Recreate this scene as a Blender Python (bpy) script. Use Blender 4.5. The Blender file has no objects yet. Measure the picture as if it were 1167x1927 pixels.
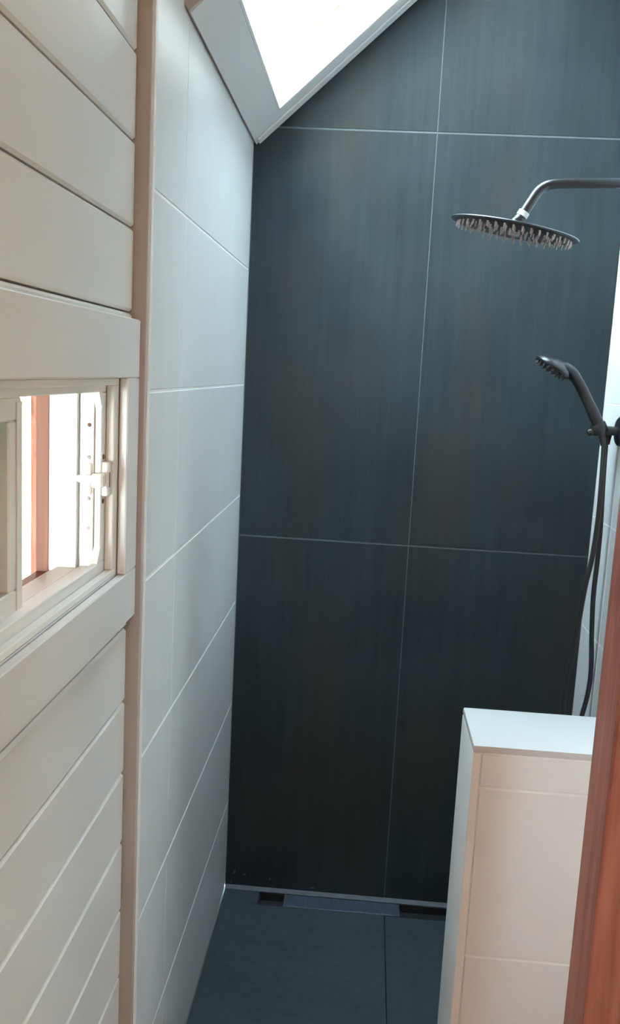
import bpy, bmesh, math, random
from mathutils import Vector, Matrix
random.seed(7)
S = bpy.context.scene
COL = S.collection

# ------------------------------------------------------------------ camera
cam = bpy.data.cameras.new('camera')
cam.sensor_fit = 'VERTICAL'
cam.sensor_height = 24.0
cam.lens = 1665.32 / 1927 * 24.0
cam.clip_start = 0.02
co = bpy.data.objects.new('camera', cam)
COL.objects.link(co)
right = Vector((0.99630298, 0.0692365, 0.05085949))
up = Vector((-0.06096673, 0.15272643, 0.98638618))
fwd = Vector((-0.06052634, 0.98584022, -0.15638292))
m = Matrix((right, up, -fwd)).transposed().to_4x4()
m.translation = Vector((0.38228, -2.67602, 1.69290))
co.matrix_world = m
S.camera = co

# ------------------------------------------------------------------ world: bright thin overcast
w = bpy.data.worlds.new('sky')
S.world = w
w.use_nodes = True
nt = w.node_tree
nt.nodes.clear()
out = nt.nodes.new('ShaderNodeOutputWorld')
bg = nt.nodes.new('ShaderNodeBackground')
sky = nt.nodes.new('ShaderNodeTexSky')
sky.sky_type = 'NISHITA'
sky.sun_disc = False
sky.sun_elevation = math.radians(48)
sky.sun_rotation = math.radians(200)
sky.dust_density = 3.0
mx = nt.nodes.new('ShaderNodeMix')
mx.data_type = 'RGBA'
mx.inputs['Factor'].default_value = 0.75
mx.inputs['B'].default_value = (0.72, 0.89, 1.0, 1)      # cloud white
hs = nt.nodes.new('ShaderNodeMix')
hs.data_type = 'RGBA'
hs.blend_type = 'MULTIPLY'
hs.inputs['Factor'].default_value = 1.0
hs.inputs['B'].default_value = (0.10, 0.10, 0.10, 1)
nt.links.new(sky.outputs[0], hs.inputs['A'])
nt.links.new(hs.outputs['Result'], mx.inputs['A'])
nt.links.new(mx.outputs['Result'], bg.inputs['Color'])
bg.inputs['Strength'].default_value = 36.0
nt.links.new(bg.outputs[0], out.inputs[0])

# ------------------------------------------------------------------ colour management
v = S.view_settings
v.view_transform = 'Standard'
v.look = 'None'
v.exposure = 0.3
v.gamma = 1.0
v.use_curve_mapping = False


# ================================================================== materials
def nodes(name):
    mt = bpy.data.materials.new(name)
    mt.use_nodes = True
    n = mt.node_tree
    b = n.nodes['Principled BSDF']
    return mt, n, b


def plain(name, col, rough=0.5, metal=0.0, spec=0.5, var=0.0, scale=6.0, stretch=(1, 1, 1), bump=0.0, bscale=60.0, coat=0.0):
    mt, n, b = nodes(name)
    b.inputs['Base Color'].default_value = (*col, 1)
    b.inputs['Roughness'].default_value = rough
    b.inputs['Metallic'].default_value = metal
    b.inputs['Specular IOR Level'].default_value = spec
    b.inputs['Coat Weight'].default_value = coat
    tc = n.nodes.new('ShaderNodeTexCoord')
    mp = n.nodes.new('ShaderNodeMapping')
    mp.inputs['Scale'].default_value = stretch
    n.links.new(tc.outputs['Object'], mp.inputs[0])
    if var > 0:
        nz = n.nodes.new('ShaderNodeTexNoise')
        nz.inputs['Scale'].default_value = scale
        nz.inputs['Detail'].default_value = 5
        n.links.new(mp.outputs[0], nz.inputs['Vector'])
        r = n.nodes.new('ShaderNodeValToRGB')
        r.color_ramp.elements[0].position = 0.3
        r.color_ramp.elements[1].position = 0.7
        r.color_ramp.elements[0].color = (*[c * (1 - var) for c in col], 1)
        r.color_ramp.elements[1].color = (*[min(1, c * (1 + var)) for c in col], 1)
        n.links.new(nz.outputs['Fac'], r.inputs[0])
        n.links.new(r.outputs[0], b.inputs['Base Color'])
    if bump > 0:
        nb = n.nodes.new('ShaderNodeTexNoise')
        nb.inputs['Scale'].default_value = bscale
        nb.inputs['Detail'].default_value = 4
        n.links.new(mp.outputs[0], nb.inputs['Vector'])
        bp = n.nodes.new('ShaderNodeBump')
        bp.inputs['Strength'].default_value = bump
        bp.inputs['Distance'].default_value = 0.002
        n.links.new(nb.outputs['Fac'], bp.inputs['Height'])
        n.links.new(bp.outputs[0], b.inputs['Normal'])
    return mt


def slate(name, dark, light, tint, rough):
    """large dark porcelain slab: vertical brushed streaks, cloudy patches, faint rust tint"""
    mt, n, b = nodes(name)
    b.inputs['Roughness'].default_value = rough
    b.inputs['Specular IOR Level'].default_value = 0.12
    tc = n.nodes.new('ShaderNodeTexCoord')
    mp = n.nodes.new('ShaderNodeMapping')
    mp.inputs['Scale'].default_value = (16, 16, 0.9)
    n.links.new(tc.outputs['Object'], mp.inputs[0])
    st = n.nodes.new('ShaderNodeTexNoise')
    st.inputs['Scale'].default_value = 2.2
    st.inputs['Detail'].default_value = 7
    st.inputs['Roughness'].default_value = 0.65
    n.links.new(mp.outputs[0], st.inputs['Vector'])
    cl = n.nodes.new('ShaderNodeTexNoise')
    cl.inputs['Scale'].default_value = 3.4
    cl.inputs['Detail'].default_value = 5
    n.links.new(tc.outputs['Object'], cl.inputs['Vector'])
    ad = n.nodes.new('ShaderNodeMath')
    ad.operation = 'ADD'
    n.links.new(st.outputs['Fac'], ad.inputs[0])
    n.links.new(cl.outputs['Fac'], ad.inputs[1])
    r = n.nodes.new('ShaderNodeValToRGB')
    r.color_ramp.elements[0].position = 0.34
    r.color_ramp.elements[1].position = 0.68
    r.color_ramp.elements[0].color = (*dark, 1)
    r.color_ramp.elements[1].color = (*light, 1)
    hf = n.nodes.new('ShaderNodeMath')
    hf.operation = 'MULTIPLY'
    hf.inputs[1].default_value = 0.5
    n.links.new(ad.outputs[0], hf.inputs[0])
    n.links.new(hf.outputs[0], r.inputs[0])
    rn = n.nodes.new('ShaderNodeTexNoise')
    rn.inputs['Scale'].default_value = 2.1
    rn.inputs['Detail'].default_value = 4
    of = n.nodes.new('ShaderNodeMapping')
    of.inputs['Location'].default_value = (3.1, 1.7, 5.2)
    of.inputs['Scale'].default_value = (2.0, 2.0, 0.8)
    n.links.new(tc.outputs['Object'], of.inputs[0])
    n.links.new(of.outputs[0], rn.inputs['Vector'])
    rr = n.nodes.new('ShaderNodeMapRange')
    rr.inputs['From Min'].default_value = 0.5
    rr.inputs['From Max'].default_value = 0.72
    rr.inputs['To Max'].default_value = 0.55
    n.links.new(rn.outputs['Fac'], rr.inputs['Value'])
    mxx = n.nodes.new('ShaderNodeMix')
    mxx.data_type = 'RGBA'
    mxx.inputs['B'].default_value = (*tint, 1)
    n.links.new(rr.outputs[0], mxx.inputs['Factor'])
    n.links.new(r.outputs[0], mxx.inputs['A'])
    n.links.new(mxx.outputs['Result'], b.inputs['Base Color'])
    bp = n.nodes.new('ShaderNodeBump')
    bp.inputs['Strength'].default_value = 0.12
    bp.inputs['Distance'].default_value = 0.001
    n.links.new(st.outputs['Fac'], bp.inputs['Height'])
    n.links.new(bp.outputs[0], b.inputs['Normal'])
    return mt


def wood(name, dark, mid, light, rough=0.45, axis='z'):
    mt, n, b = nodes(name)
    b.inputs['Roughness'].default_value = rough
    b.inputs['Specular IOR Level'].default_value = 0.25
    tc = n.nodes.new('ShaderNodeTexCoord')
    mp = n.nodes.new('ShaderNodeMapping')
    sc = {'z': (38, 38, 1.6), 'y': (38, 1.6, 38), 'x': (1.6, 38, 38)}[axis]
    mp.inputs['Scale'].default_value = sc
    n.links.new(tc.outputs['Object'], mp.inputs[0])
    a = n.nodes.new('ShaderNodeTexNoise')
    a.inputs['Scale'].default_value = 1.6
    a.inputs['Detail'].default_value = 6
    a.inputs['Distortion'].default_value = 0.6
    n.links.new(mp.outputs[0], a.inputs['Vector'])
    r = n.nodes.new('ShaderNodeValToRGB')
    e = r.color_ramp.elements
    e[0].position, e[1].position = 0.28, 0.74
    e[0].color = (*dark, 1)
    e[1].color = (*light, 1)
    k = e.new(0.5)
    k.color = (*mid, 1)
    n.links.new(a.outputs['Fac'], r.inputs[0])
    # knots and darker heartwood blotches
    mp2 = n.nodes.new('ShaderNodeMapping')
    mp2.inputs['Scale'].default_value = {'z': (11, 11, 5), 'y': (11, 5, 11), 'x': (5, 11, 11)}[axis]
    n.links.new(tc.outputs['Object'], mp2.inputs[0])
    vo = n.nodes.new('ShaderNodeTexNoise')
    vo.inputs['Scale'].default_value = 1.3
    vo.inputs['Detail'].default_value = 3
    n.links.new(mp2.outputs[0], vo.inputs['Vector'])
    rr = n.nodes.new('ShaderNodeMapRange')
    rr.inputs['From Min'].default_value = 0.58
    rr.inputs['From Max'].default_value = 0.75
    rr.inputs['To Max'].default_value = 0.75
    n.links.new(vo.outputs['Fac'], rr.inputs['Value'])
    mxx = n.nodes.new('ShaderNodeMix')
    mxx.data_type = 'RGBA'
    mxx.inputs['B'].default_value = (*[c * 0.55 for c in dark], 1)
    n.links.new(rr.outputs[0], mxx.inputs['Factor'])
    n.links.new(r.outputs[0], mxx.inputs['A'])
    n.links.new(mxx.outputs['Result'], b.inputs['Base Color'])
    bp = n.nodes.new('ShaderNodeBump')
    bp.inputs['Strength'].default_value = 0.25
    bp.inputs['Distance'].default_value = 0.001
    n.links.new(a.outputs['Fac'], bp.inputs['Height'])
    n.links.new(bp.outputs[0], b.inputs['Normal'])
    return mt


def glass(name, tint=(0.93, 0.97, 0.96)):
    """thin pane: transparent, with Fresnel reflection"""
    mt = bpy.data.materials.new(name)
    mt.use_nodes = True
    n = mt.node_tree
    n.nodes.clear()
    o = n.nodes.new('ShaderNodeOutputMaterial')
    t = n.nodes.new('ShaderNodeBsdfTransparent')
    t.inputs[0].default_value = (*tint, 1)
    g = n.nodes.new('ShaderNodeBsdfGlossy')
    g.inputs['Roughness'].default_value = 0.02
    f = n.nodes.new('ShaderNodeFresnel')
    gm = n.nodes.new('ShaderNodeNewGeometry')
    mr = n.nodes.new('ShaderNodeMapRange')
    mr.inputs['To Min'].default_value = 1.5          # same reflectance on the rear face of the pane
    mr.inputs['To Max'].default_value = 1 / 1.5
    n.links.new(gm.outputs['Backfacing'], mr.inputs['Value'])
    n.links.new(mr.outputs[0], f.inputs['IOR'])
    mxs = n.nodes.new('ShaderNodeMixShader')
    n.links.new(f.outputs[0], mxs.inputs[0])
    n.links.new(t.outputs[0], mxs.inputs[1])
    n.links.new(g.outputs[0], mxs.inputs[2])
    n.links.new(mxs.outputs[0], o.inputs[0])
    return mt


M = {}
M['paint'] = plain('white_satin_paint', (0.76, 0.755, 0.74), rough=0.25, var=0.02, scale=5, bump=0.05, bscale=30, stretch=(1, 0.4, 1))
M['ceil_paint'] = plain('ceiling_white_paint', (0.64, 0.64, 0.64), rough=0.5, var=0.02)
M['tile'] = plain('glazed_white_tile', (0.77, 0.78, 0.78), rough=0.24, var=0.015, scale=4, stretch=(1, 5, 0.6))
M['pony_tile'] = plain('glazed_white_half_wall_tile', (0.77, 0.77, 0.77), rough=0.3, var=0.015)
M['cap'] = plain('polished_white_capping', (0.60, 0.60, 0.60), rough=0.22)
M['grout'] = plain('white_grout', (0.80, 0.81, 0.81), rough=0.8)
M['edge'] = plain('white_tile_edge_trim', (0.82, 0.83, 0.82), rough=0.3)
M['backer'] = plain('timber_batten_primer', (0.43, 0.385, 0.35), rough=0.7, var=0.06, scale=8, stretch=(4, 4, 0.6))
M['slate'] = slate('charcoal_slab', (0.016, 0.0235, 0.0275), (0.030, 0.0425, 0.049), (0.040, 0.035, 0.029), 0.5)
M['slate_floor'] = slate('charcoal_floor_slab', (0.026, 0.037, 0.042), (0.046, 0.061, 0.067), (0.045, 0.052, 0.049), 0.55)
M['dgrout'] = plain('grey_grout', (0.078, 0.096, 0.108), rough=0.85, var=0.1, scale=30)
M['pit'] = plain('drain_pit_black', (0.006, 0.008, 0.01), rough=0.6)
M['steel'] = plain('brushed_drain_steel', (0.10, 0.125, 0.165), rough=0.5, metal=0.7, var=0.15, scale=20, stretch=(8, 1, 1))
M['caulk'] = plain('grey_silicone', (0.032, 0.042, 0.052), rough=0.55, var=0.3, scale=30)
M['black'] = plain('matte_black_metal', (0.010, 0.011, 0.014), rough=0.34, spec=0.6)
M['gunmetal'] = plain('dark_grey_metal', (0.10, 0.11, 0.12), rough=0.34, metal=0.7)
M['chrome'] = plain('white_thread_tape', (0.78, 0.78, 0.80), rough=0.35)
M['rubber'] = plain('pale_silicone_nozzles', (0.42, 0.38, 0.37), rough=0.6)
M['rubber_dark'] = plain('black_silicone_nozzles', (0.03, 0.03, 0.03), rough=0.6)
M['hose'] = plain('black_ribbed_hose', (0.012, 0.012, 0.014), rough=0.38)
M['vinyl'] = plain('white_window_vinyl', (0.80, 0.79, 0.76), rough=0.4, var=0.02)
M['latch'] = plain('cream_plastic_latch', (0.83, 0.80, 0.74), rough=0.35)
M['screw'] = plain('rusty_screw', (0.16, 0.08, 0.05), rough=0.6, metal=0.3)
M['cedar'] = wood('red_cedar', (0.25, 0.078, 0.052), (0.35, 0.118, 0.083), (0.43, 0.16, 0.115))
M['cedar_out'] = wood('weathered_cedar', (0.15, 0.052, 0.030), (0.21, 0.078, 0.044), (0.265, 0.107, 0.062))
M['pine'] = wood('varnished_pine', (0.58, 0.38, 0.20), (0.68, 0.48, 0.28), (0.76, 0.58, 0.36), axis='y')
M['deck'] = wood('brown_floorboards', (0.26, 0.13, 0.075), (0.36, 0.20, 0.12), (0.44, 0.26, 0.16), axis='y')
M['door'] = wood('cedar_door_boards', (0.28, 0.12, 0.07), (0.36, 0.17, 0.10), (0.44, 0.22, 0.14))
M['roofing'] = plain('grey_roofing', (0.12, 0.12, 0.12), rough=0.9, var=0.2, scale=20)
M['pane'] = glass('clear_glass')
M['tinted'] = glass('grey_green_glass', (0.50, 0.55, 0.52))
M['ground'] = plain('dry_grass', (0.30, 0.26, 0.14), rough=0.95, var=0.3, scale=5)
M['leaf'] = plain('autumn_leaves', (0.46, 0.33, 0.14), rough=0.6, var=0.4, scale=4)
M['bark'] = plain('grey_bark', (0.16, 0.11, 0.08), rough=0.9, var=0.3, scale=12)
M['brass'] = plain('brass_knob', (0.6, 0.42, 0.18), rough=0.3, metal=1.0)

mt, n, b = nodes('fill_lamp_glow')  # warm glow of the added fill lamp
b.inputs['Base Color'].default_value = (0.9, 0.85, 0.78, 1)
b.inputs['Emission Color'].default_value = (1.0, 0.60, 0.42, 1)
b.inputs['Emission Strength'].default_value = 28.0
M['fill_glow'] = mt


# ================================================================== mesh helpers
def bevel(bm, w, seg=1):
    if w > 0:
        bmesh.ops.bevel(bm, geom=list(bm.edges), offset=w, segments=seg, affect='EDGES', profile=0.6)


def box_bm(x0, x1, y0, y1, z0, z1, bv=0.0, seg=1):
    bm = bmesh.new()
    bmesh.ops.create_cube(bm, size=1.0)
    for q in bm.verts:
        q.co = Vector(((x0 + x1) / 2 + q.co.x * (x1 - x0), (y0 + y1) / 2 + q.co.y * (y1 - y0), (z0 + z1) / 2 + q.co.z * (z1 - z0)))
    bevel(bm, min(bv, 0.45 * min(abs(x1 - x0), abs(y1 - y0), abs(z1 - z0))), seg)
    return bm


def prism_bm(poly, d0, d1, axis, bv=0.0, seg=1):
    """polygon in the plane normal to axis, extruded from d0 to d1"""
    bm = bmesh.new()

    def P(a, c, d):
        return {'x': (d, a, c), 'y': (a, d, c), 'z': (a, c, d)}[axis]
    lo = [bm.verts.new(P(a, c, d0)) for a, c in poly]
    hi = [bm.verts.new(P(a, c, d1)) for a, c in poly]
    bm.faces.new(lo)
    bm.faces.new(hi[::-1])
    k = len(poly)
    for i in range(k):
        bm.faces.new((lo[i], hi[i], hi[(i + 1) % k], lo[(i + 1) % k]))
    bmesh.ops.recalc_face_normals(bm, faces=bm.faces)
    bevel(bm, bv, seg)
    return bm


def merge(*bms):
    o = bmesh.new()
    for q in bms:
        me = bpy.data.meshes.new('t')
        q.to_mesh(me)
        q.free()
        o.from_mesh(me)
        bpy.data.meshes.remove(me)
    return o


def frames(pts, closed=False):
    ts = []
    k = len(pts)
    for i in range(k):
        a = pts[max(i - 1, 0)]
        c = pts[min(i + 1, k - 1)]
        ts.append((c - a).normalized())
    ref = Vector((0, 1, 0))
    if abs(ts[0].dot(ref)) > 0.9:
        ref = Vector((1, 0, 0))
    fr = []
    nrm = (ref - ts[0] * ref.dot(ts[0])).normalized()
    for t in ts:
        nrm = (nrm - t * nrm.dot(t)).normalized()
        fr.append((t, nrm, t.cross(nrm)))
    return fr


def smooth_path(pts, sub=6):
    P = [Vector(p) for p in pts]
    o = []
    for i in range(len(P) - 1):
        p0, p1, p2, p3 = P[max(i - 1, 0)], P[i], P[i + 1], P[min(i + 2, len(P) - 1)]
        for j in range(sub):
            t = j / sub
            o.append(0.5 * ((2 * p1) + (p2 - p0) * t + (2 * p0 - 5 * p1 + 4 * p2 - p3) * t * t + (3 * p1 - p0 - 3 * p2 + p3) * t ** 3))
    o.append(P[-1])
    return o


def tube_bm(pts, rad, seg=16, rad2=None, cap=True):
    """rad: number or list; rad2 the radius along the second (binormal) direction"""
    pts = [Vector(p) for p in pts]
    r1 = rad if isinstance(rad, (list, tuple)) else [rad] * len(pts)
    r2 = r1 if rad2 is None else rad2
    bm = bmesh.new()
    rings = []
    for p, (t, a, c), ra, rb in zip(pts, frames(pts), r1, r2):
        rings.append([bm.verts.new(p + a * (ra * math.cos(2 * math.pi * i / seg)) + c * (rb * math.sin(2 * math.pi * i / seg))) for i in range(seg)])
    for A, B in zip(rings, rings[1:]):
        for i in range(seg):
            bm.faces.new((A[i], A[(i + 1) % seg], B[(i + 1) % seg], B[i]))
    if cap:
        bm.faces.new(rings[0][::-1])
        bm.faces.new(rings[-1])
    bmesh.ops.recalc_face_normals(bm, faces=bm.faces)
    return bm


def lathe_bm(prof, origin, axis, seg=40):
    """prof: (radius, height along axis)"""
    ax = Vector(axis).normalized()
    ref = Vector((0, 1, 0)) if abs(ax.y) < 0.9 else Vector((1, 0, 0))
    a = (ref - ax * ref.dot(ax)).normalized()
    c = ax.cross(a)
    o = Vector(origin)
    bm = bmesh.new()
    rings = []
    for r, h in prof:
        if r < 1e-6:
            rings.append([bm.verts.new(o + ax * h)])
        else:
            rings.append([bm.verts.new(o + ax * h + a * (r * math.cos(2 * math.pi * i / seg)) + c * (r * math.sin(2 * math.pi * i / seg))) for i in range(seg)])
    for A, B in zip(rings, rings[1:]):
        for i in range(seg):
            j = (i + 1) % seg
            if len(A) == 1 and len(B) == 1:
                continue
            if len(A) == 1:
                bm.faces.new((A[0], B[j], B[i]))
            elif len(B) == 1:
                bm.faces.new((A[i], A[j], B[0]))
            else:
                bm.faces.new((A[i], A[j], B[j], B[i]))
    bmesh.ops.recalc_face_normals(bm, faces=bm.faces)
    return bm


def obj(name, bm, mat, parent=None, smooth=False, origin=None):
    me = bpy.data.meshes.new(name)
    bm.to_mesh(me)
    bm.free()
    if smooth:
        me.polygons.foreach_set('use_smooth', [True] * len(me.polygons))
        me.set_sharp_from_angle(angle=math.radians(40))
    me.materials.append(mat)
    o = bpy.data.objects.new(name, me)
    COL.objects.link(o)
    if parent is not None:
        o.parent = parent
        o.matrix_parent_inverse = Matrix.Translation(-parent.location)
    return o


def empty(name, loc, label=None, cat=None, kind=None, group=None):
    o = bpy.data.objects.new(name, None)
    o.empty_display_size = 0.1
    COL.objects.link(o)
    o.location = loc
    tag(o, label, cat, kind, group)
    return o


def tag(o, label=None, cat=None, kind=None, group=None):
    for k, q in (('label', label), ('category', cat), ('kind', kind), ('group', group)):
        if q:
            o[k] = q
    return o


# ================================================================== key dimensions
TILE_Y = -1.168                  # where the tiled shower ends on the left wall
SHIP = -0.025                    # face of the shiplap boards
W = 1.067                        # face of the right shower wall
NEAR = -3.7                      # wall behind the camera
NW = 1.95                        # right wall of the near room
SLOPE = 0.93
TH = math.atan(SLOPE)
CS, SN = math.cos(TH), math.sin(TH)
Z0 = 2.325                       # ceiling height at the left wall


def ceil_z(x, off=0.0):
    return Z0 + SLOPE * x + off


def slope_bm(s0, s1, y0, y1, n0, n1, bv=0.0):
    bm = box_bm(s0, s1, y0, y1, n0, n1, bv)
    for q in bm.verts:
        s, y, nn = q.co
        q.co = Vector((s * CS - nn * SN, y, Z0 + s * SN + nn * CS))
    return bm


# ================================================================== left wall
wx0, wx1 = -1.93, -1.25          # window opening along y
wz0, wz1 = 1.340, 1.668
OUT = -0.128                     # outer face of the wall
wall = merge(
    box_bm(OUT, -0.046, NEAR, wx0, 0, 2.30),
    box_bm(OUT, -0.046, wx1, -0.0, 0, 2.30),
    box_bm(OUT, -0.046, wx0, wx1, 0, wz0),
    box_bm(OUT, -0.046, wx0, wx1, wz1, 2.30))
wl = tag(obj('wall_left', wall, M['backer']), 'white wall on the left, painted shiplap boards by the window and white tiles in the shower', None, 'structure')
# tile backer + grout plane
obj('tile_backing', box_bm(-0.0465, -0.0012, TILE_Y + 0.012, 0.0, 0, 2.352), M['grout'], wl)
# batten that closes the tiled build-up towards the shiplap
obj('batten', box_bm(-0.0465, -0.001, TILE_Y - 0.012, TILE_Y + 0.0115, 0, 2.352, 0.0015), M['backer'], wl)

# shiplap boards
pitch = 0.1365
k0 = 1.093
zs = [k0 + i * pitch for i in range(-8, 10)]
prev = 0.0
edges = [0.0] + [z for z in zs if 0.005 < z < 2.33] + [2.335]
g = 0.0016
for a, c in zip(edges, edges[1:]):
    spans = [(NEAR, TILE_Y - 0.013)]
    if c > wz0 + 0.0 and a < wz1:
        if a < wz0:
            pass
        spans = [(NEAR, wx0 - 0.012), (wx1 + 0.012, TILE_Y - 0.013)]
    for y0, y1 in spans:
        za, zc = a + g, c - g
        if len(spans) == 2:
            pass
        obj('board', box_bm(-0.046, SHIP, y0, y1, za, zc, 0.0042), M['paint'], wl)
# short boards over and under the opening, cut to its edge
for a, c in zip(edges, edges[1:]):
    if c > wz0 and a < wz1:
        if a < wz0 - 0.02:
            obj('board', box_bm(-0.046, SHIP, wx0 - 0.010, wx1 + 0.010, a + g, wz0 - 0.012, 0.004), M['paint'], wl)
        if c > wz1 + 0.02:
            obj('board', box_bm(-0.046, SHIP, wx0 - 0.010, wx1 + 0.010, wz1 + 0.012, c - g, 0.004), M['paint'], wl)

# white tiles in the shower
rows = [0.0] + [1.9808 - i * 0.3355 for i in range(5, -1, -1)] + [2.350]
cols = [TILE_Y + 0.016, -0.910, -0.0]
for a, c in zip(rows, rows[1:]):
    for j, (y0, y1) in enumerate(zip(cols, cols[1:])):
        gv = 0.0007
        obj('tile', box_bm(-0.008, 0.0, y0 + gv, y1 - gv - (0.002 if j else 0), a + 0.002, c - 0.002, 0.0016), M['tile'], wl)
obj('edge_trim', box_bm(-0.010, 0.0012, TILE_Y, TILE_Y + 0.0145, 0, 2.350, 0.0015), M['edge'], wl)

# ================================================================== window casing (boards round the opening)
tr = empty('trim_1', (-0.018, (wx0 + wx1) / 2, wz0), 'flat white boards cased round the small slider window', None, 'structure')
CF = -0.0105
obj('head_board', box_bm(SHIP, CF, wx0 - 0.08, TILE_Y - 0.013, wz1, 1.764, 0.002), M['paint'], tr)
obj('apron_board', box_bm(SHIP, CF, wx0 - 0.08, TILE_Y - 0.013, 1.253, wz0, 0.002), M['paint'], tr)
obj('side_board', box_bm(SHIP, CF, wx1, TILE_Y - 0.013, wz0 + 0.0004, wz1 - 0.0004, 0.002), M['paint'], tr)
obj('side_board', box_bm(SHIP, CF, wx0 - 0.08, wx0, wz0 + 0.0004, wz1 - 0.0004, 0.002), M['paint'], tr)

# ================================================================== slider window
wi = empty('window_1', (-0.08, (wx0 + wx1) / 2, wz0), 'small white sliding window standing half open in the left wall', None, 'structure')


def ring(name, x0, x1, outer, inner, mat, cham=0.0, bv=0.001, parent=wi):
    """rectangular ring between x0 and x1; outer and inner are (y0, y1, z0, z1)"""
    a0, a1, b0, b1 = outer
    i0, i1, j0, j1 = inner
    bms = [box_bm(x0, x1, a0, a1, j1, b1, bv), box_bm(x0, x1, a0, a1, b0, j0, bv),
           box_bm(x0, x1, i1, a1, j0, j1, bv), box_bm(x0, x1, a0, i0, j0, j1, bv)]
    if cham > 0:
        for (p, q, sp, sq) in ((i1, j1, -1, -1), (i1, j0, -1, 1), (i0, j1, 1, -1), (i0, j0, 1, 1)):
            bms.append(prism_bm([(p + 0.001, q), (p + sp * cham * 0.6, q), (p + 0.001, q + sq * cham)], x0, x1, 'x'))
    return obj(name, merge(*bms), mat, parent)


O0 = (wx0 - 0.0095, wx1 + 0.0095, wz0 - 0.0095, wz1 + 0.0095)
OP = (wx0 + 0.0002, wx1 - 0.0002, wz0 + 0.0002, wz1 - 0.0002)
ring('jamb_liner', OUT, -0.0265, O0, (wx0 + 0.0006, wx1 - 0.0006, wz0 + 0.0006, wz1 - 0.0006), M['paint'])
OP = (wx0 + 0.0008, wx1 - 0.0008, wz0 + 0.0008, wz1 - 0.0008)
ring('frame', -0.0405, -0.027, OP, (wx0 + 0.022, -1.271, 1.352, 1.656), M['vinyl'], bv=0.0015)
ring('inner_track', -0.052, -0.041, OP, (wx0 + 0.036, -1.2915, 1.369, 1.6445), M['vinyl'], cham=0.026, bv=0.0015)
ring('screen_track', -0.0740, -0.0525, OP, (wx0 + 0.038, -1.2945, 1.362, 1.648), M['vinyl'])
ring('fin', -0.0790, -0.0745, OP, (wx0 + 0.028, -1.2860, 1.354, 1.655), M['vinyl'])
ring('outer_track', -0.1120, -0.0795, OP, (wx0 + 0.040, -1.2960, 1.358, 1.650), M['vinyl'])
ring('nail_fin', -0.1270, -0.1125, OP, (wx0 + 0.034, -1.2900, 1.350, 1.655), M['vinyl'])
ring('outer_casing', OUT - 0.022, OUT - 0.0005, (wx0 - 0.07, wx1 + 0.07, wz0 - 0.07, wz1 + 0.07), (wx0 + 0.03, -1.2860, 1.346, 1.660), M['cedar_out'])
# sashes: the sliding one stands open in front of the fixed one, away from the shower
s_y0, s_y1 = wx0 + 0.040, -1.587


def sash(name, x0, x1, y0, y1, gx):
    z0, z1 = 1.3695, 1.6442
    e = obj(name, merge(
        box_bm(x0, x1, y0, y1, z1 - 0.030, z1, 0.002),
        box_bm(x0, x1, y0, y1, z0, z0 + 0.030, 0.002),
        box_bm(x0, x1, y1 - 0.040, y1, z0 + 0.030, z1 - 0.030, 0.002),
        box_bm(x0, x1, y0, y0 + 0.040, z0 + 0.030, z1 - 0.030, 0.002)), M['vinyl'], wi)
    obj('pane', box_bm(gx - 0.002, gx + 0.002, y0 + 0.038, y1 - 0.038, z0 + 0.028, z1 - 0.028), M['tinted'], e)
    return e


sa = sash('sliding_sash', -0.0800, -0.0535, s_y0, s_y1, -0.068)
obj('pull_rail', box_bm(-0.0536, -0.0515, s_y1 - 0.018, s_y1 - 0.002, 1.372, 1.638, 0.0008), M['vinyl'], sa)
sash('fixed_sash', -0.1110, -0.0900, s_y0, s_y1 + 0.006, -0.100)
# latch on the far jamb
la = obj('latch', merge(
    box_bm(-0.041, -0.031, -1.2895, -1.2725, 1.478, 1.533, 0.0015),
    box_bm(-0.052, -0.0335, -1.3100, -1.2905, 1.493, 1.516, 0.003)), M['latch'], wi)
obj('slot', box_bm(-0.0312, -0.0306, -1.2800, -1.2765, 1.492, 1.516), M['screw'], la)
for z in (1.541, 1.469):
    obj('screw', lathe_bm([(0, 0.0024), (0.0036, 0.0016), (0.0045, 0)], (-0.041, -1.2815, z), (1, 0, 0), 12), M['screw'], la)
kp = obj('keeper', merge(
    box_bm(-0.072, -0.055, -1.2990, -1.2945, 1.480, 1.532, 0.002),
    tube_bm([(-0.0635, -1.2985, 1.506), (-0.0635, -1.303, 1.506), (-0.0635, -1.305, 1.506)], [0.018, 0.017, 0.011], 20, [0.0075, 0.007, 0.004])), M['latch'], wi)
for z in (1.592, 1.540, 1.474, 1.425):
    obj('screw', lathe_bm([(0, 0.0018), (0.0026, 0.0012), (0.0034, 0)], (-0.060, -1.2945, z), (0, -1, 0), 12), M['screw' if z > 1.55 else 'rubber'], wi)

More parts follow.
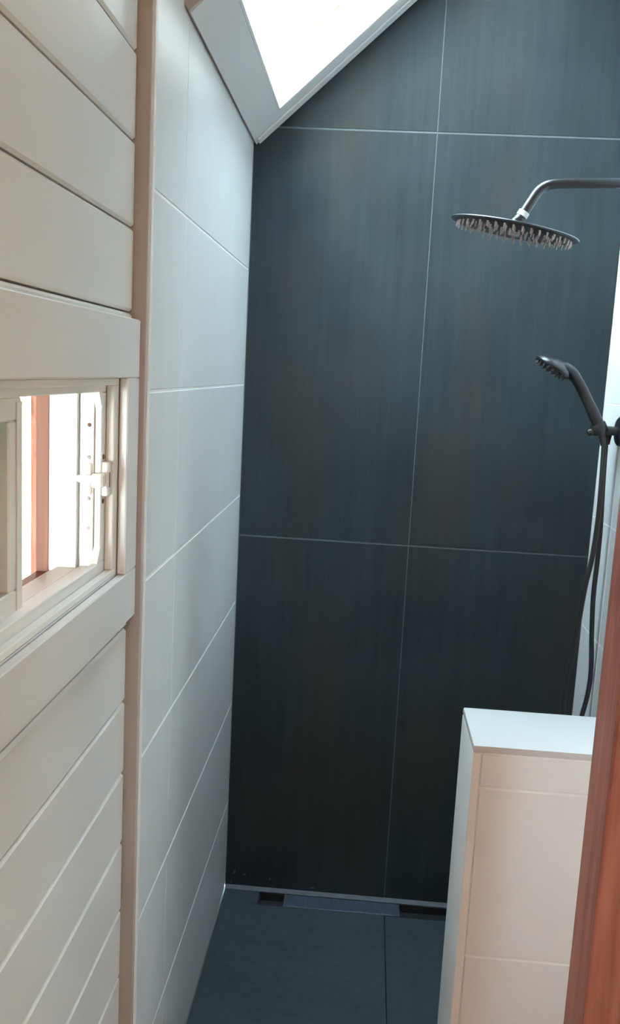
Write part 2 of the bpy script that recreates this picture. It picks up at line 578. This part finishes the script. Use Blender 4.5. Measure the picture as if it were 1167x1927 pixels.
# ================================================================== back wall: charcoal slabs
top_poly = [(-0.1, 0.0), (2.05, 0.0), (2.05, ceil_z(2.05, 0.04)), (-0.1, ceil_z(-0.1, 0.04))]
wb = tag(obj('wall_back', prism_bm(top_poly, 0.012, 0.14, 'y'), M['grout']), 'charcoal slab gable wall at the far end of the shower', None, 'structure')
obj('slab_grout', prism_bm([(0.0, 0.0), (W, 0.0), (W, ceil_z(W, 0.02)), (0, ceil_z(0, 0.02))], 0.0012, 0.0118, 'y'), M['dgrout'], wb)
J1, JA, JB = 0.5255, 1.1833, 2.3833
gj = 0.0014
for x0, x1 in ((0.001, J1), (J1, W)):
    for z0, z1 in ((0.0, JA), (JA, JB), (JB, None)):
        a0, a1 = x0 + gj, x1 - gj
        b0 = z0 + gj * 1.9
        if z1 is None:
            xs = max(a0, (b0 - Z0 - 0.012) / SLOPE + 0.02)
            if ceil_z(a0, 0.012) > b0 + 0.01:
                poly = [(a0, b0), (a1, b0), (a1, ceil_z(a1, 0.012)), (a0, ceil_z(a0, 0.012))]
            else:
                poly = [(xs, b0), (a1, b0), (a1, ceil_z(a1, 0.012)), (xs, ceil_z(xs, 0.012))]
        else:
            b1 = z1 - gj * 1.9
            if ceil_z(a0, 0.012) < b1:
                xc = (b1 - 0.012 - Z0) / SLOPE
                poly = [(a0, b0), (a1, b0), (a1, b1), (xc, b1), (a0, ceil_z(a0, 0.012))]
            else:
                poly = [(a0, b0), (a1, b0), (a1, b1), (a0, b1)]
        obj('slab', prism_bm(poly, 0.0, 0.010, 'y', 0.0006), M['slate'], wb)

for x, z, hw_, hh in ((0.030, 0.055, 0.003, 0.011), (0.064, 0.050, 0.006, 0.003), (0.148, 0.040, 0.004, 0.005), (0.020, 0.018, 0.002, 0.006), (0.29, 0.022, 0.007, 0.003)):
    rnd = random.Random(int(x * 1000))
    obj('grout_smear', prism_bm([(x + hw_ * rnd.uniform(.6, 1.1) * math.cos(t * 0.785) + 0.3 * hh * math.sin(t * 0.785), z + hh * rnd.uniform(.6, 1.1) * math.sin(t * 0.785)) for t in range(8)], -0.0004, -0.00005, 'y'), M['dgrout'], wb)

# ================================================================== right shower wall
wr = tag(obj('wall_right', prism_bm([(-1.155, 0), (0.0, 0), (0.0, ceil_z(W + 0.05, 0.02)), (-1.155, ceil_z(W + 0.05, 0.02))], W + 0.010, W + 0.11, 'x'), M['grout']),
         'white tiled wall on the right carrying the shower fittings', None, 'structure')
obj('grout_plate', prism_bm([(-1.155, 0), (-0.2115, 0), (-0.2115, ceil_z(W, 0.0)), (-1.155, ceil_z(W, 0.0))], W + 0.001, W + 0.0099, 'x'), M['grout'], wr)
obj('grout_plate', prism_bm([(-0.2085, 0), (-0.002, 0), (-0.002, ceil_z(W, 0.0)), (-0.2085, ceil_z(W, 0.0))], W + 0.001, W + 0.0099, 'x'), M['grout'], wr)
for a, c in zip([0.0] + [1.9808 - i * 0.3355 for i in range(5, -4, -1)], [1.9808 - i * 0.3355 for i in range(5, -4, -1)] + [3.31]):
    for y0, y1 in ((-1.155, -0.8), (-0.8, -0.2115), (-0.2085, -0.002)):
        obj('tile', box_bm(W, W + 0.010, y0 + 0.0007, y1 - 0.0007, a + 0.0012, c - 0.0012, 0.0014), M['tile'], wr)

# ================================================================== floor
fl = tag(obj('floor', merge(box_bm(-0.05, NW + 0.05, NEAR, -1.20, -0.12, -0.012),
                            box_bm(-0.05, W + 0.05, -1.20, 0.05, -0.12, -0.030)), M['dgrout']),
         'charcoal slab floor of the shower, floorboards nearer the camera', None, 'structure')
obj('slab', box_bm(0.002, J1 - 0.001, -1.165, -0.082, -0.029, 0.0, 0.0008), M['slate_floor'], fl)
obj('slab', box_bm(J1 + 0.001, W, -1.165, -0.082, -0.029, -0.0012, 0.0008), M['slate_floor'], fl)
obj('slab', box_bm(0.002, 0.117, -0.081, -0.0128, -0.029, 0.0, 0.0008), M['slate_floor'], fl)
obj('threshold', box_bm(-0.02, NW, -1.20, -1.168, -0.0119, 0.004, 0.003), M['cedar'], fl)
nb = 18
for i in range(nb):
    x0 = -0.02 + i * (NW + 0.02) / nb
    obj('floorboard', box_bm(x0 + 0.001, x0 + (NW + 0.02) / nb - 0.001, NEAR + 0.01, -1.202, -0.0118, 0.002, 0.002), M['deck'], fl)
obj('sealant_bead', prism_bm([(-0.0005, 0.010), (-0.0005, -0.028), (-0.0125, -0.028), (-0.0125, 0.001)], 0.002, W, 'x'), M['caulk'], fl)

dr = empty('linear_drain', (0.6, -0.05, -0.02), 'slim linear drain along the foot of the charcoal wall with a steel cover strip', 'drain')
obj('channel', merge(box_bm(0.1185, W - 0.001, -0.0805, -0.0130, -0.0298, -0.027),
                     box_bm(0.1185, 0.1205, -0.0805, -0.0130, -0.027, -0.002),
                     box_bm(0.1205, W - 0.001, -0.0805, -0.0785, -0.027, -0.002),
                     box_bm(0.1205, W - 0.001, -0.0150, -0.0130, -0.027, -0.002)), M['pit'], dr)
obj('cover_strip', box_bm(0.200, 0.575, -0.079, -0.0155, -0.0269, 0.0006, 0.0012), M['steel'], dr)

# ================================================================== half wall (pony wall)
HX, HY0, HY1, HZ = 0.604, -1.155, -0.968, 1.047
hw = tag(obj('wall_half', box_bm(HX + 0.004, W + 0.0008, HY0 + 0.0034, HY1 - 0.010, 0, HZ - 0.010), M['grout']),
         'low white tiled half wall with a flat white top beside the cedar post', None, 'structure')
obj('coping', box_bm(HX, W, HY0, HY1, HZ - 0.0145, HZ, 0.005, 2), M['cap'], hw, True)
obj('end_panel', box_bm(HX, HX + 0.010, HY0 + 0.0006, HY1, 0, HZ - 0.0148, 0.003, 2), M['edge'], hw, True)
obj('edge_strip', box_bm(HX + 0.0004, HX + 0.0150, HY0, HY0 + 0.0098, 0, HZ - 0.0148, 0.0015), M['edge'], hw)
prows = [0.0, 0.298, 0.633, 0.967, HZ - 0.0155]
for a, c in zip(prows, prows[1:]):
    obj('tile', box_bm(HX + 0.0162, W, HY0 + 0.0012, HY0 + 0.0098, a + 0.0013, c - 0.0013, 0.0022), M['pony_tile'], hw)
    obj('tile', box_bm(HX + 0.0110, W, HY1 - 0.0098, HY1 - 0.0005, a + 0.0010, c - 0.0010, 0.0018), M['pony_tile'], hw)

# ================================================================== ceiling
sk_s0, sk_s1, sk_y0, sk_y1 = 0.108, 1.02, -0.828, -0.100     # skylight opening along the slope
T = 0.16
smax = 2.15 / CS


def holed(s0, s1, y0, y1, n0, n1, b=0.0):
    return merge(slope_bm(s0, sk_s0, y0, y1, n0, n1, b), slope_bm(sk_s1, s1, y0, y1, n0, n1, b),
                 slope_bm(sk_s0, sk_s1, y0, sk_y0, n0, n1, b), slope_bm(sk_s0, sk_s1, sk_y1, y1, n0, n1, b))


ce = tag(obj('ceiling', holed(-0.03, smax, NEAR - 0.1, 0.10, 0.026, 0.0935), M['ceil_paint']), 'white sloping ceiling rising from the left wall', None, 'structure')
obj('ceiling_panel', holed(0.012, W / CS - 0.005, -0.945, -0.002, 0.0, 0.0255), M['ceil_paint'], ce)
obj('panel_edge', slope_bm(0.012, W / CS - 0.005, -0.957, -0.9455, -0.0005, 0.0255), M['backer'], ce)
obj('wall_strip', slope_bm(0.02, W / CS - 0.01, -0.046, -0.003, -0.006, -0.0002, 0.0015), M['ceil_paint'], ce)
obj('roof', holed(-0.62, smax + 0.1, NEAR - 0.4, 0.5, 0.101, 0.125), M['roofing'], ce)
obj('soffit', slope_bm(-0.62, -0.26, NEAR - 0.4, 0.5, 0.085, 0.104), M['cedar_out'], ce)

# skylight
sw = empty('window_2', ((sk_s0 + 0.4) * CS, -0.46, Z0 + 0.4), 'bright skylight let into the sloping ceiling', None, 'structure')


def sring(s0, s1, y0, y1, n0, n1, wd, b=0.001):
    return merge(slope_bm(s0, s0 + wd, y0, y1, n0, n1, b), slope_bm(s1 - wd, s1, y0, y1, n0, n1, b),
                 slope_bm(s0 + wd, s1 - wd, y0, y0 + wd, n0, n1, b), slope_bm(s0 + wd, s1 - wd, y1 - wd, y1, n0, n1, b))


obj('shaft_lining', sring(sk_s0 - 0.0, sk_s1, sk_y0, sk_y1, 0.0003, 0.094, 0.008), M['ceil_paint'], sw)
sf = obj('frame', sring(sk_s0 - 0.034, sk_s1 + 0.034, sk_y0 - 0.034, sk_y1 + 0.034, 0.0945, 0.125, 0.044, 0.002), M['pine'], sw)
obj('pane', slope_bm(sk_s0 + 0.008, sk_s1 - 0.008, sk_y0 + 0.008, sk_y1 - 0.008, 0.108, 0.114), M['pane'], sf)

# ================================================================== rest of the room, behind and beside the camera
zt = ceil_z(OUT, 0.03)
tag(obj('wall_behind', prism_bm([(OUT, 0), (NW + 0.1, 0), (NW + 0.1, ceil_z(NW + 0.1, 0.035)), (OUT, zt)], NEAR - 0.1, NEAR, 'y'), M['door']),
    'cedar wall behind the camera', None, 'structure')
sy0, sy1, sz0, sz1 = -2.95, -1.32, 0.80, 2.0
zs1 = ceil_z(NW, 0.03)
tag(obj('wall_side', merge(box_bm(NW, NW + 0.1, NEAR, sy0, 0, zs1), box_bm(NW, NW + 0.1, sy1, -1.04, 0, zs1),
                           box_bm(NW, NW + 0.1, sy0, sy1, 0, sz0), box_bm(NW, NW + 0.1, sy0, sy1, sz1, zs1)), M['door']),
    'cedar side wall with an added window, out of frame on the right', None, 'structure')
w3 = empty('fill_window', (NW + 0.05, (sy0 + sy1) / 2, sz0), 'cedar framed fill window added in the side wall, out of frame on the right', None, 'structure')  # made-up window, lets side light onto the half wall and shiplap
obj('frame', merge(box_bm(NW - 0.01, NW + 0.09, sy0, sy1, sz0, sz0 + 0.05, 0.002), box_bm(NW - 0.01, NW + 0.09, sy0, sy1, sz1 - 0.05, sz1, 0.002),
                   box_bm(NW - 0.01, NW + 0.09, sy0, sy0 + 0.05, sz0 + 0.05, sz1 - 0.05, 0.002), box_bm(NW - 0.01, NW + 0.09, sy1 - 0.05, sy1, sz0 + 0.05, sz1 - 0.05, 0.002)), M['door'], w3)
obj('pane', box_bm(NW + 0.045, NW + 0.05, sy0 + 0.045, sy1 - 0.045, sz0 + 0.045, sz1 - 0.045), M['pane'], w3)
tag(obj('wall_partition', prism_bm([(W + 0.112, 0), (NW - 0.001, 0), (NW - 0.001, ceil_z(NW, 0.03)), (W + 0.112, ceil_z(W + 0.112, 0.03))], -1.155, -1.055, 'y'), M['paint']),
    'white partition beside the shower, hidden by the cedar post', None, 'structure')
lp = empty('fill_lamp', (0.25, -3.1, ceil_z(0.25)), 'added round fill lamp out of frame behind the camera', 'lamp')  # made-up warm lamp, brightens the front of the half wall
obj('canopy', lathe_bm([(0, 0.06), (0.06, 0.05), (0.06, -0.02), (0.012, -0.03), (0.012, -0.2), (0.0, -0.2)], (0.25, -3.1, ceil_z(0.25)), (0, 0, 1), 24), M['black'], lp, True)
obj('shade', lathe_bm([(0.03, 0), (0.09, -0.04), (0.115, -0.11), (0.09, -0.18), (0.0, -0.22)], (0.25, -3.1, ceil_z(0.25) - 0.19), (0, 0, 1), 28), M['fill_glow'], lp, True)

# ================================================================== cedar post
po = tag(obj('timber_post', box_bm(0.743, 0.905, -1.50, -1.40, 0.002, ceil_z(0.743, 0.0), 0.004, 2), M['cedar']),
         'reddish cedar post standing at the right in front of the white half wall', 'post')

# ================================================================== rain shower on its arm
RH = Vector((0.694, -0.5, 2.046))
tilt = math.radians(9.2)
ax = Vector((math.sin(tilt), -0.062, math.cos(tilt))).normalized()
rs = empty('rain_shower', (W, -0.5, 2.156), 'round black rain shower head on a bent arm from the right wall', 'shower head')
arm_pts = [(W - 0.002, -0.5, 2.158), (0.925, -0.5, 2.157), (0.80, -0.5, 2.153), (0.772, -0.5, 2.150), (0.755, -0.5, 2.144), (0.742, -0.5, 2.134), (0.732, -0.5, 2.119), (0.712, -0.5, 2.084)]
obj('arm', tube_bm(arm_pts[:2] + smooth_path(arm_pts[2:], 4), 0.0115, 20), M['black'], rs, True)
obj('wall_plate', lathe_bm([(0, 0.012), (0.03, 0.010), (0.034, 0.0)], (W, -0.5, 2.158), (-1, 0, 0), 32), M['black'], rs, True)
adir = Vector((0.712 - 0.732, 0, 2.084 - 2.119)).normalized()
p0 = Vector((0.713, -0.5, 2.086))
obj('collar', tube_bm([p0, p0 + adir * 0.012], 0.0135, 20), M['chrome'], rs, True)
obj('ball_joint', merge(tube_bm([p0 + adir * 0.012, p0 + adir * 0.020, p0 + adir * 0.030, p0 + adir * 0.036], [0.012, 0.0145, 0.0145, 0.011], 20),
                        tube_bm([RH + ax * 0.004, RH + ax * 0.012, RH + ax * 0.024], [0.022, 0.015, 0.012], 20)), M['black'], rs, True)
hd = obj('head', lathe_bm([(0, 0.0058), (0.05, 0.0055), (0.13, 0.003), (0.150, 0.0008), (0.1515, -0.0008), (0.150, -0.0026), (0.135, -0.0045), (0.0, -0.0055)], RH, ax, 64), M['gunmetal'], rs, True)
obj('face_plate', lathe_bm([(0, -0.0066), (0.140, -0.0058), (0.145, -0.0038), (0.145, -0.003)], RH, ax, 64), M['black'], hd, True)
nz = []
a1 = (Vector((0, 1, 0)) - ax * ax.y).normalized()
a2 = ax.cross(a1)
for rr, cnt in ((0.030, 9), (0.056, 17), (0.084, 26), (0.110, 34), (0.134, 42)):
    for i in range(cnt):
        an = 2 * math.pi * (i + 0.3 * rr * 100) / cnt
        q = RH + a1 * (rr * math.cos(an)) + a2 * (rr * math.sin(an)) - ax * 0.0063
        nz.append(tube_bm([q, q - ax * 0.012], [0.0027, 0.0018], 6))
no = obj('nozzles', merge(*nz), M['rubber'], hd)
no['kind'] = 'stuff'
obj('face_boss', lathe_bm([(0.015, -0.006), (0.014, -0.013), (0.008, -0.015), (0, -0.015)], RH, ax, 20), M['rubber'], hd, True)

# ================================================================== hand shower, bracket and hose
Y = -0.22
br = empty('shower_bracket', (W, Y, 1.576), 'black wall bracket with round plate holding the hand shower', 'bracket')
obj('wall_plate', lathe_bm([(0, 0.014), (0.034, 0.013), (0.039, 0.009), (0.040, 0.0)], (W - 0.0005, Y, 1.576), (-1, 0, 0), 36), M['black'], br, True)
obj('arm', tube_bm([(W - 0.008, Y, 1.576), (1.04, Y, 1.576), (1.022, Y, 1.576)], [0.0125, 0.0125, 0.0125], 18), M['black'], br, True)
hdir = Vector((0.987 - 1.015, 0, 1.618 - 1.565)).normalized()       # along the handle, upward
cup = Vector((1.0045, Y, 1.581))
obj('cradle', lathe_bm([(0.0172, -0.014), (0.0205, -0.014), (0.0220, -0.011), (0.0220, 0.011), (0.0205, 0.014), (0.0172, 0.014), (0.0172, -0.014)], cup, hdir, 28), M['black'], br, True)
obj('knob', lathe_bm([(0, 0.016), (0.009, 0.015), (0.011, 0.010), (0.011, 0.0)], (0.9895, Y, 1.572), (-0.95, 0, -0.3), 18), M['black'], br, True)
obj('outlet', tube_bm([(1.036, -0.2, 1.572), (1.033, -0.2, 1.556), (1.032, -0.2, 1.538)], [0.0115, 0.0115, 0.0100], 16), M['black'], br, True)

hsn = empty('hand_shower', (1.0, Y, 1.58), 'black hand shower with nozzles along its tilted oval head', 'hand shower')
hp = [(0.872, Y, 1.7455), (0.895, Y, 1.740), (0.917, Y, 1.7255), (0.940, Y, 1.698), (0.965, Y, 1.657), (0.987, Y, 1.618), (1.001, Y, 1.592), (1.014, Y, 1.566), (1.020, Y, 1.552)]
r_in = [0.010, 0.0155, 0.0165, 0.0142, 0.0142, 0.0158, 0.0160, 0.0125, 0.0100]
r_out = [0.034, 0.031, 0.023, 0.0158, 0.0150, 0.0165, 0.0160, 0.0125, 0.0100]
sp = smooth_path(hp, 5)


def lerp_list(L, sub):
    o = []
    for a, c in zip(L, L[1:]):
        for j in range(sub):
            t = j / sub
            t = t * t * (3 - 2 * t)
            o.append(a + (c - a) * t)
    o.append(L[-1])
    return o


obj('handle', tube_bm(sp, lerp_list(r_out, 5), 22, lerp_list(r_in, 5)), M['black'], hsn, True)
fdir = Vector((0.908 - 0.821, 0, 1.711 - 1.763)).normalized()
fn = Vector((fdir.z, 0, -fdir.x)).normalized()          # face normal, down and to the left
if fn.z > 0:
    fn = -fn
fc = Vector((0.8645, Y, 1.737))
sh = obj('spray_head', lathe_bm([(0.0, 0.027), (0.018, 0.0258), (0.034, 0.021), (0.046, 0.013), (0.0525, 0.005), (0.053, 0.0), (0.050, -0.004), (0.0, -0.006)], fc, -fn, 40), M['black'], hsn, True)
nz = []
b1 = Vector((0, 1, 0))
for rr, cnt in ((0.016, 6), (0.030, 12), (0.043, 18)):
    for i in range(cnt):
        an = 2 * math.pi * i / cnt
        q = fc + fn * 0.004 + b1 * (rr * math.cos(an)) + fdir * (rr * math.sin(an))
        nz.append(tube_bm([q, q + fn * 0.008], [0.003, 0.0018], 6))
no = obj('nozzles', merge(*nz), M['rubber_dark'], sh)
no['kind'] = 'stuff'
obj('hose_nut', tube_bm([(1.0185, Y - 0.002, 1.556), (1.0215, Y - 0.006, 1.536)], [0.0118, 0.0098], 18), M['black'], hsn, True)

hose_pts = [(1.0205, -0.226, 1.540), (1.0195, -0.236, 1.500), (1.0185, -0.246, 1.455), (1.019, -0.250, 1.343), (1.014, -0.25, 1.232), (1.003, -0.25, 1.144), (0.992, -0.25, 0.999),
            (0.981, -0.25, 0.901), (0.975, -0.25, 0.836), (0.979, -0.25, 0.777), (0.990, -0.247, 0.725), (1.008, -0.235, 0.697), (1.027, -0.214, 0.708),
            (1.043, -0.202, 0.757), (1.0545, -0.2, 0.831), (1.0555, -0.2, 0.900), (1.046, -0.2, 1.019), (1.041, -0.2, 1.114), (1.042, -0.2, 1.211), (1.041, -0.2, 1.305),
            (1.035, -0.2, 1.440), (1.032, -0.2, 1.540)]
ho = tag(obj('shower_hose', tube_bm(smooth_path(hose_pts, 8), 0.0068, 14), M['hose'], None, True),
         'black flexible hose looping down from the hand shower behind the half wall', 'hose')

# ================================================================== outside the window
tag(obj('ground', merge(box_bm(-14, OUT - 0.001, -14, 14, -0.6, -0.35), box_bm(NW + 0.101, 14, -14, 14, -0.6, -0.35)), M['ground']), 'dry grass outside the window', None, 'structure')
tag(obj('timber_post', box_bm(-1.52, -1.43, 2.21, 2.30, -0.35, 1.699, 0.004), M['cedar_out']),
    'cedar post outdoors, seen through the open half of the window', 'post')
# made-up porch roof, added to cut daylight at the window
pr = tag(obj('shade_roof', prism_bm([(-0.47, 1.98), (-0.47, 2.02), (-3.6, 1.66), (-3.6, 1.62)], -8.0, 4.2, 'y', 0.002), M['cedar_out']), 'added cedar porch roof shading the window wall from outside', 'roof')
obj('beam', box_bm(-1.54, -1.41, -8.0, 4.2, 1.70, 1.836, 0.004), M['cedar_out'], pr)  # beam belonging to the added roof


def leaf_mesh(name, n, rad, squash, size, sd):
    rnd = random.Random(sd)
    vs, fs = [], []
    for k in range(n):
        d = Vector((rnd.gauss(0, 1), rnd.gauss(0, 1), rnd.gauss(0, 1))).normalized() * rad * rnd.uniform(0.25, 1.0) ** 0.5
        d.z *= squash
        u = Vector((rnd.uniform(-1, 1), rnd.uniform(-1, 1), rnd.uniform(-1, .5))).normalized() * size
        q = u.orthogonal().normalized() * size * 0.42
        k = len(vs)
        vs += [d, d + u * .5 + q, d + u, d + u * .5 - q]
        fs.append((k, k + 1, k + 2, k + 3))
    me = bpy.data.meshes.new(name)
    me.from_pydata(vs, [], fs)
    me.materials.append(M['leaf'])
    return me


crown = leaf_mesh('foliage', 3800, 2.6, 1.25, 0.36, 3)
small = leaf_mesh('foliage', 150, 0.75, 1.2, 0.08, 4)
for i, (nm, x, y, h, me, rt, lab) in enumerate((
        ('shrub', -2.6, 3.4, 1.5, small, 0.03, 'sparse yellow leaved shrub beyond the window'),
        ('tree', -6.0, -7.6, 7.0, crown, 0.2, 'yellow leaved tree beyond the far end of the added porch roof'),
        ('tree', 0.0, -8.0, 7.4, crown, 0.2, 'yellow leaved tree standing behind the house, nearest its middle'),
        ('tree', 6.0, -7.8, 7.2, crown, 0.2, 'yellow leaved tree standing behind the house on the right side'),
        ('tree', 5.6, -2.4, 2.3, crown, 0.2, 'low yellow leaved tree added to warm the light of the side window'),  # unseen tree added so the side window's light turns warm
        ('tree', -6.2, -2.0, 2.0, crown, 0.2, 'low yellow leaved tree added as a daylight screen in front of the added porch roof'),  # this and the next tree added to dim daylight at the slider
        ('tree', -6.4, 3.5, 2.1, crown, 0.2, 'low yellow leaved tree added as a daylight screen past the shrub'),
        ('tree', -8.5, 9.6, 2.2, crown, 0.2, 'low yellow leaved tree beyond the shower end of the house'),
        )):
    sb = empty(nm, (x, y, -0.35), lab, nm)
    obj('trunk' if nm == 'tree' else 'stem', tube_bm(smooth_path([(x, y, -0.36), (x + 0.04, y, -0.35 + h * 0.5), (x, y, -0.35 + h)], 4), [rt - rt * 0.07 * q for q in range(9)], 8), M['bark'], sb)
    f = bpy.data.objects.new('foliage', me)
    COL.objects.link(f)
    f.parent = sb
    f.location = (0, 0, h)
    f.rotation_euler = (0, 0, i * 1.3)
    f['kind'] = 'stuff'
